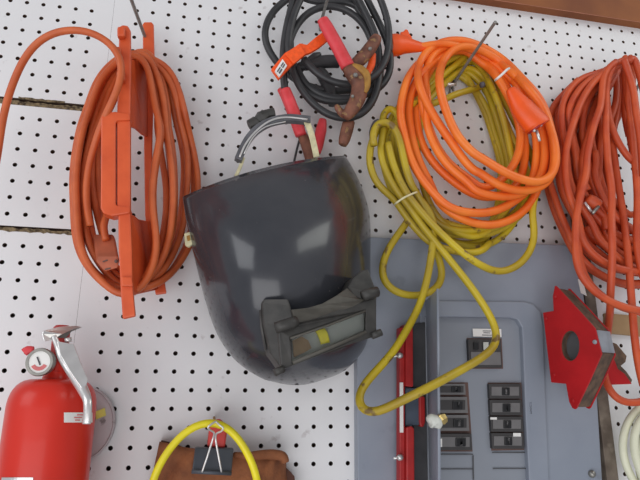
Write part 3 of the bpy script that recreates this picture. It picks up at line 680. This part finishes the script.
# stickers wrapped round the cylinder
def wrap(name, u0, u1, v0, v1, m, parent, lift=.03, n=10):
    bm = bmesh.new(); rows = []
    C0 = Vector((cx.x, -3.0))
    for v in (v0, v1):
        r = []
        for k in range(n + 1):
            u = u0 + (u1 - u0) * k / n
            w = RM @ Vector(((u - 320) / FPX, -(v - 240) / FPX, -1.0))
            o2 = Vector((CAMP.x, CAMP.y)) - C0; d2 = Vector((w.x, w.y)); R_ = rb + lift
            a = d2.dot(d2); b_ = 2 * o2.dot(d2); c_ = o2.dot(o2) - R_ * R_
            disc = max(0, b_*b_ - 4*a*c_); t = (-b_ - math.sqrt(disc)) / (2*a)
            r.append(bm.verts.new((CAMP + w * t) * IN))
        rows.append(r)
    for k in range(n): bm.faces.new((rows[0][k], rows[0][k+1], rows[1][k+1], rows[1][k]))
    o = link(name, bm, m, parent); md = o.modifiers.new('t', 'SOLIDIFY'); md.thickness = .0003; return o
lb = wrap('inspection_tag', 64, 92.5, 412.5, 422.5, 'white', root)
for k, (a, b, v) in enumerate([(77,84,414.3),(86,91,414.8),(74,82,417),(84,91,417.2),(75,80,419.6),(82,90,419.6)]): wrap('printed_line', a, b, v, v + 1.1, 'pinkink', lb, .045, 3)
wrap('name_plate', 1.5, 33, 477.5, 512, 'chrome', root)

root = thing('round_lid', 'round grey lid on the pegboard behind the fire extinguisher, with a yellow sticker', 'lid', at(76, 425, .2))
c0 = ati(74.5, 424, .5); rr = ati(114.8, 424, .5).x - c0.x
lathe('disc', c0, [(rr * .9, -.4), (rr, -.35), (rr, .05), (rr * .965, .1), (rr * .94, .0), (rr * .3, .05), (.01, .05)], 'disc', root, 64, Vector((0, -1, 0)))
slab('yellow_sticker', [(95.5,411.5),(104.8,407.8),(106,415.5),(96,419.5)], .62, .03, 'yellow_sticker', root, bevel=0)

# ------------------------------------------------------------------ brown leather bundle with clips
G = cropf(140, 380, 4)
root = thing('leather_apron', 'folded brown suede leather apron hanging from a black binder clip at the bottom', 'apron', at(215, 440, .5))
bm = bmesh.new()
top = G(0,(78,246),(110,252),(150,262),(200,272),(290,276),(370,290),(440,296),(500,290),(545,292),(572,300),(584,318))
NX = 40; rows = []
tp = spline([(p[0], p[1], 0) for p in top], False, 4)
NXp = len(tp) - 1
for side in (0, 1):
    for r in range(12):
        row = []
        for k, p in enumerate(tp):
            f = k / NXp
            vv = p.y + r * 6.0
            uu = p.x + (-r * 1.3 * (1 - f)) + r * .3 * f
            wob = .22 * math.sin(f * 17 + r * .5) + .12 * math.sin(f * 41 + r) 
            d = (1.7 + wob) * (math.sin(math.pi * min(max(f * 1.0, .02), .98)) ** .35) + (.2 if r else 0) if side == 0 else .25
            row.append(bm.verts.new(at(uu, vv, d)))
        rows.append(row)
for a in list(range(11)) + list(range(12, 23)):
    for k in range(NXp): bm.faces.new((rows[a][k], rows[a][k+1], rows[a+1][k+1], rows[a+1][k]))
for k in range(NXp): bm.faces.new((rows[0][k], rows[0][k+1], rows[12][k+1], rows[12][k])); bm.faces.new((rows[11][k], rows[11][k+1], rows[23][k+1], rows[23][k]))
for a in range(11):
    bm.faces.new((rows[a][0], rows[a+1][0], rows[a+13][0], rows[a+12][0])); bm.faces.new((rows[a][-1], rows[a+1][-1], rows[a+13][-1], rows[a+12][-1]))
link('hide', bm, 'leather', root, smooth=True)
tube('folded_hem', G(1.9,(375,298),(430,304),(480,300),(530,298),(570,306),(582,330)), [.12,.2,.24,.26,.26,.2], 'leather', root)
slab('rear_flap', G(.8,(575,340),(600,365),(618,385),(622,420),(622,520),(570,520)), .9, .3, 'leather_dark', root, bevel=.08)
slab('rear_flap', G(.6,(84,242),(120,250),(170,268),(172,300),(84,300)), .7, .3, 'leather_dark', root, bevel=.06)

root = thing('binder_clip', 'black binder clip with two silver wire handles gripping the brown leather apron', 'binder clip', at(213, 470, 2))
slab('clip_body', G(2.6,(220,270,2.3),(375,274,2.3),(366,374,2.7),(208,368,2.7)), 2.6, .5, 'clip_black', root, bevel=.06)
tube('clip_lip', G(2.8,(206,366),(366,374)), .1, 'clip_black', root, n=1)
cable('wire_handle', [G(3.1,(248,368,2.9),(268,310),(290,240),(296,212,3.3),(280,200,3.5),(272,190,3.6),(284,178,3.6),(303,166,3.5))], .05, 'chrome', root, it=0)
cable('wire_handle', [G(3.1,(326,368,2.9),(315,310),(303,240),(306,215,3.3),(325,205,3.5),(332,192,3.6),(318,180,3.6),(303,166,3.5))], .05, 'chrome', root, it=0)
root = thing('spring_clip', 'small red clip behind the silver handles of the black binder clip', 'clip', at(217, 440, .5))
slab('clip_body', G(2.0,(278,185),(292,164),(318,155),(334,168),(350,198),(340,272),(268,268)), 1.7, .7, 'clip_red', root, bevel=.1)
tube('hanging_wire', G(1.9,(296,150,.1),(298,160,1.2),(300,172,2.2)), .07, 'brass_skin', root, n=1)
tag(cable('cord_loop', [G(3.1,(36,470,2.6),(50,400),(72,345),(110,285),(165,218),(235,172),(300,164),(345,182),(392,228),(430,290),(456,345),(470,400),(478,470,2.6))], .19, 'yellow_bright', None, segs=14), 'lemon yellow cord loop arching over the brown leather apron', 'cord')

# ------------------------------------------------------------------ electrical panel
root = thing('electrical_panel', 'grey steel electrical breaker panel with its door open, below the yellow cord', 'electrical panel', at(470, 500, 0))
corner = [(424,303.5),(470,304),(524,304.5),(532,307),(538,314),(540,325),(543,400),(548,530),(424,530)]
slab('cover', [(356.5,236.5),(574,245.5),(577,249),(583,290),(597,395),(608,570),(358.5,570)], .8, .8, 'panel', root, holes=[corner], bevel=.05)
inner = [(424,316.5),(470,317),(512,317.8),(518,320),(522,327),(523,340),(526,420),(532,530),(424,530)]
o2 = [(420,300.5),(470,301),(524,301.5),(534,304.5),(541,312),(543,325),(546,400),(552,545),(420,545)]
slab('cover_ridge', o2, 1.0, .5, 'panel', root, holes=[inner], bevel=.07)
slab('dead_front', [(410,310),(530,311),(540,535),(410,535)], .62, .3, 'dead', root, bevel=0)
door = sheet('door', [(425.5,301,1.0),(437.8,288.5,5.0),(440,530,5.0),(430.5,530,1.0)], .07, 'panel', root, bevel=.02)
tube('door_edge', [(437.6,289,5.0),(439.6,528,5.0)], .07, 'panel', door, n=1)
tube('door_latch', P8(5.2,(352,366),(362,362),(385,372),(384,392)), [.16,.34,.36,.2], 'knobwhite', door, n=3)
tube('latch_screw', P8(5.2,(392,368),(405,358),(422,350)), [.14,.3,.22], 'brass', door, n=2, smooth=False, segs=6)
V = cropf(430,290,5.3333); W = cropf(430,370,4.3636)
lb = slab('panel_label', V(.72,(228,206),(380,208),(382,250),(230,248)), .66, .03, 'white', root, bevel=0)
slabs('print_line', [V(.74,(282,216),(325,217),(325,221),(282,220)), V(.74,(286,226),(322,227),(322,231),(286,230)), V(.74,(278,238),(330,239),(330,243),(278,242))], .69, .02, 'ink', lb, bevel=0)
def breaker(x0, y0, x1, y1, dx, tog=(.55, .85), m='breaker', lab=None, two=True):
    """x,y in W crop; dx = lean of the lower edge"""
    b = slab('breaker', W(.9,(x0,y0),(x1,y0),(x1+dx,y1),(x0+dx,y1)), .85, .3, m, root, bevel=.03)
    w = x1 - x0; h = y1 - y0
    X = lambda f: x0 + w * f; Y = lambda f: y0 + h * f
    slab('breaker_face', W(.93,(X(.08),Y(.2)),(X(.95),Y(.2)),(X(.95),Y(.8)),(X(.08),Y(.8))), .9, .06, 'breaker2' if m == 'breaker' else 'breaker', b, bevel=.01)
    a, c = tog
    slab('toggle', W(1.0,(X(a),Y(.24)),(X(c),Y(.24)),(X(c),Y(.78)),(X(a),Y(.78))), 1.08, .25, 'toggle', b, bevel=.04)
    slab('toggle_tip', W(1.0,(X(a+(c-a)*.4),Y(.3)),(X(a+(c-a)*.65),Y(.3)),(X(a+(c-a)*.65),Y(.72)),(X(a+(c-a)*.4),Y(.72))), 1.14, .08, 'breaker2', b, bevel=.01)
    if lab:
        slab('rating_sticker', W(.96,(X(lab[0]),Y(lab[1])),(X(lab[2]),Y(lab[1])),(X(lab[2]),Y(lab[3])),(X(lab[0]),Y(lab[3]))), .94, .03, 'white', b, bevel=0)
    return b
slab('breaker_opening', W(.64,(6,54),(166,54),(186,356),(6,356)), .68, .05, 'dark', root, bevel=0)
slab('breaker_opening', W(.64,(252,55),(402,55),(423,349),(268,352)), .68, .05, 'dark', root, bevel=0)
slab('breaker_opening', V(.64,(196,256),(382,258),(390,420),(204,420)), .68, .05, 'dark', root, bevel=0)
for (ya, yb, dx, xa, xb) in ((60,108,3,8,154),(117,188,5,8,162),(196,266,5,8,168)):
    breaker(xa, ya, xb, yb, dx, (.6,.88), 'breaker2')
breaker(10, 278, 182, 350, 3, (.6, .86), 'breaker', (.2,.3,.25,.8))
for (ya, yb, dx, xa, xb, lab) in ((60,125,3,258,396,None),(130,198,4,261,400,None),(203,270,5,264,404,(.0,.05,.2,.2)),(275,344,5,268,408,(.68,.0,.92,.22))):
    breaker(xa, ya, xb, yb, dx, (.42,.66), 'breaker', lab)
b = slab('breaker', V(.9,(203,262),(378,264),(385,414),(210,414)), .85, .3, 'breaker', root, bevel=.03)
slab('toggle', V(1.0,(235,275),(260,275),(261,318),(236,318)), 1.05, .2, 'toggle', b, bevel=.03)
slab('rating_sticker', V(1.0,(285,278),(312,278),(313,318),(286,318)), .92, .05, 'knobwhite', b, bevel=0)
slab('breaker_face', V(.93,(218,330),(376,331),(380,400),(222,400)), .9, .05, 'breaker2', b, bevel=.01)
slabs('filler_seam', [W(.7,(8,366),(188,366),(188,370),(8,370)), W(.7,(272,358),(424,358),(424,362),(272,362)), W(.7,(186,372),(191,372),(193,480),(188,480)), W(.7,(8,430),(186,430),(186,434),(8,434)), W(.7,(275,428),(424,428),(424,432),(275,432))], .635, .02, 'tool_dark', root, bevel=0)
slab('door_catch', W(1.0,(432,140),(443,140),(444,192),(434,192)), 1.04, .05, 'toggle', root, bevel=0)
tube('cover_screw', [(592,474,.95),(592,474,.75)], .22, 'steel', root, n=1)
slab('pale_corner', [(578,279),(583,281),(587,296),(581,293)], .84, .03, 'white', root, bevel=0)  # white slip put in for the pale look of the bevelled corner

# red and grey tool hanging on the panel
root = thing('steel_bracket', 'tall red bracket with a white stripe, left of the open grey panel door', 'bracket', at(410, 500, .8))
slab('rail', [(399.6,327.5),(404.8,327.5),(405.2,530),(399.8,530)], 1.7, .6, 'red_tool', root, bevel=.05)
slab('rail', [(405.6,324),(412.8,324),(413.2,387),(405.8,386)], 1.9, 1.0, 'red_tool', root, bevel=.06)
slab('rail', [(406.4,427.5),(412,426),(414.4,429),(415,530),(406.4,530)], 1.9, 1.0, 'red_tool', root, bevel=.06)
slab('backing', [(413,324),(425.4,322),(427,427),(429,530),(414,530)], 1.1, .25, 'tool_dark', root, bevel=.03)
slab('insert', [(405.5,388),(419,388),(420,425),(405.6,426)], 1.5, .6, 'bluegrey', root, bevel=.04)
slab('pull', [(419.2,397),(422,395.5),(425.4,397),(425.6,422),(424,427),(420.5,427),(419.4,422)], 1.6, .4, 'red_tool', root, bevel=.1)
slab('white_stripe', [(399.8,382.5),(403.2,382.5),(403.4,432.5),(400,432.5)], 1.78, .05, 'white', root, bevel=0)
for v in (355.5, 457.5):
    b = tube('bolt', [(401,v,1.7),(399.5,v,2.2)], .16, 'chrome', root, n=1, segs=12)
    tube('bolt_shank', [(400,v,1.95),(393.5,v+.8,1.95)], .07, 'chrome', b, n=1)

# ------------------------------------------------------------------ magnetic welding squares
Q = cropf(520, 270, 3.692)
def fr(u, v):   # front plate tilts out to the right
    d = 2.0 + (u - 543) / 60 * 2.8
    return (u, v, d)
outl = [(552.6,296),(554.7,285.8),(556.5,286),(560.8,290.5),(577,308),(595.4,328.4),(598.5,341),(602,354),(590,381),(577,408),(575,409.5),(572,408),(569,402),(565.8,383.8),(551,382.4),(547,350),(542.8,312.6),(553.4,310.8)]
def circ(uc, vc, ru, rv, n=28): return [(uc + ru * math.cos(2*math.pi*k/n), vc + rv * math.sin(2*math.pi*k/n)) for k in range(n)]
hole = circ(570.2, 345.8, 9.0, 15.2)
nrm = Vector((.91, .42, 0)).normalized(); pl0 = ati(543, 345, 2.0)
def onpl(u, v):
    w = RM @ Vector(((u - 320) / FPX, -(v - 240) / FPX, -1.0))
    return (CAMP + w * ((pl0 - CAMP).dot(nrm) / w.dot(nrm))) * IN
Pf = [onpl(*p) for p in outl]; Hf = [onpl(*p) for p in hole]
cen = sum(Pf, Vector()) / len(Pf)
root = thing('welding_magnet', 'red arrow-shaped welding magnet with a round hole, stuck on the grey panel', 'welding magnet', Vector((cen.x, -.8 * IN, cen.z)), 'red welding magnets')
TH = 1.5 * IN
def plate(name, P, Hh, o0, th, m, bevel=.03, shrink=1.0):
    bm = bmesh.new(); s = lambda p: cen + (p - cen) * shrink + nrm * o0
    polyslab(bm, [s(p) for p in P], nrm * th, [[s(p) for p in Hh]] if Hh else ())
    return link(name, bm, m, root, bevel=bevel)
plate('side_plate', Pf, Hf, 0, .09 * IN, 'mag_red')
plate('side_plate', Pf, Hf, TH, .09 * IN, 'mag_red')
plate('magnet_core', Pf, Hf, .09 * IN, TH - .09 * IN, 'mag_core', shrink=.965, bevel=0)
plate('hole_dark_disc', Hf, None, .55 * IN, .3 * IN, 'tool_dark', bevel=0)  # dark disc added so the hole reads dark inside
# bare grey nose block between the plates
bm = bmesh.new(); e0, e1 = onpl(596.5, 330), onpl(601.5, 352)
outd = ((e0 + e1) / 2 - cen).normalized() * .02 * IN
polyslab(bm, [e0 + nrm*.1*IN + outd, e1 + nrm*.1*IN + outd, e1 + nrm*(TH-.02*IN) + outd, e0 + nrm*(TH-.02*IN) + outd], -outd.normalized() * .15 * IN)
link('nose_block', bm, 'mag_grey', root)
for (u, v) in ((595, 342), (546, 319), (555, 297), (554, 375), (573, 401)):
    p = onpl(u, v) / IN
    lathe('rivet', p, [(.13, 0), (.12, .05), (.05, .07)], 'mag_grey' if u == 595 else 'mag_red', root, 12, -nrm)
Rr = cropf(530, 300, 5.818)
root = thing('welding_magnet', 'smaller part-hidden red magnet with rusty notched edges, behind the large red magnet', 'welding magnet', at(622, 365, .1), 'red welding magnets')
slab('side_plate', [(610,355),(615,361),(618,369),(625,374),(632,384),(606,385),(600,365)], 2.0, .12, 'mag_red', root, bevel=.02)
slab('magnet_core', [(613.5,342.5),(617,344),(627,356),(625.8,362),(621,366),(627,372),(632.5,380),(631,384),(610,383),(606,358)], 1.6, 1.0, 'mag_core', root, bevel=.04)
# upright steel bar, tan batten
bm = bmesh.new(); boxin(bm, 25.28, 26.1, -.55, 0, 12.6, 37)
o = link('steel_bar', bm, 'steelbar', None, bevel=.04); o.location = (0,0,0)
tag(o, 'narrow weathered dark steel bar standing upright at the right edge of the grey panel', 'bar')
bm = bmesh.new()
P = [at(606,313,.3), at(650,317,.3), at(650,337,.3), at(606,333,.3)]
polyslab(bm, P, Vector((0, .3 * IN, 0))); o = link('trim_6', bm, 'tan', bevel=.02); struct(o)

# ------------------------------------------------------------------ cream cord at the lower right
root_c = cable('extension_cord', [
 S6(1.6,(620,130),(560,140),(524,160),(475,215),(448,290),(447,370),(470,440),(500,490),(530,540)),
 S6(2.1,(620,170),(560,185),(520,215),(497,280),(496,350),(515,420),(545,490),(560,540)),
 S6(1.2,(620,240),(560,260),(525,330),(520,420),(540,520))], .24, 'white_cord', None)
tag(root_c, 'cream white cord coil at the lower right corner, below the red-orange cord', 'extension cord')

# ------------------------------------------------------------------ light: window side, doorway, added low fill
def area(name, loc, target, size, size_y, energy, colr):
    L = bpy.data.lights.new(name, 'AREA'); L.shape = 'RECTANGLE'; L.size = size; L.size_y = size_y; L.energy = energy; L.color = colr
    o = bpy.data.objects.new(name, L); col.objects.link(o); o.location = loc
    o.rotation_euler = (Vector(target) - Vector(loc)).to_track_quat('-Z', 'Y').to_euler(); return o
tg = (.25, 0, -.3)
area('window_light', (-2.75, -1.75, .65), (.1, 0, -.5), 1.9, 1.9, 42, (.95, .97, 1))
area('fill_light', (-1.2, -3.0, -2.1), (.1, 0, -.6), 4.0, 2.6, 112, (.99, .985, 1))  # added soft fill from low in front, brightens the lower wall
area('doorway_light', (1.9, -1.3, 1.0), (.3, 0, -.4), 2.2, .8, 20, (.98, 1, .95))
w = bpy.data.worlds.new('world'); sc.world = w; w.use_nodes = True
bg = w.node_tree.nodes['Background']; bg.inputs['Color'].default_value = (.86, .87, .92, 1); bg.inputs['Strength'].default_value = .62
sc.view_settings.view_transform = 'Standard'; sc.view_settings.look = 'None'
sc.view_settings.exposure = -0.62; sc.view_settings.gamma = 1.0; sc.view_settings.use_curve_mapping = False
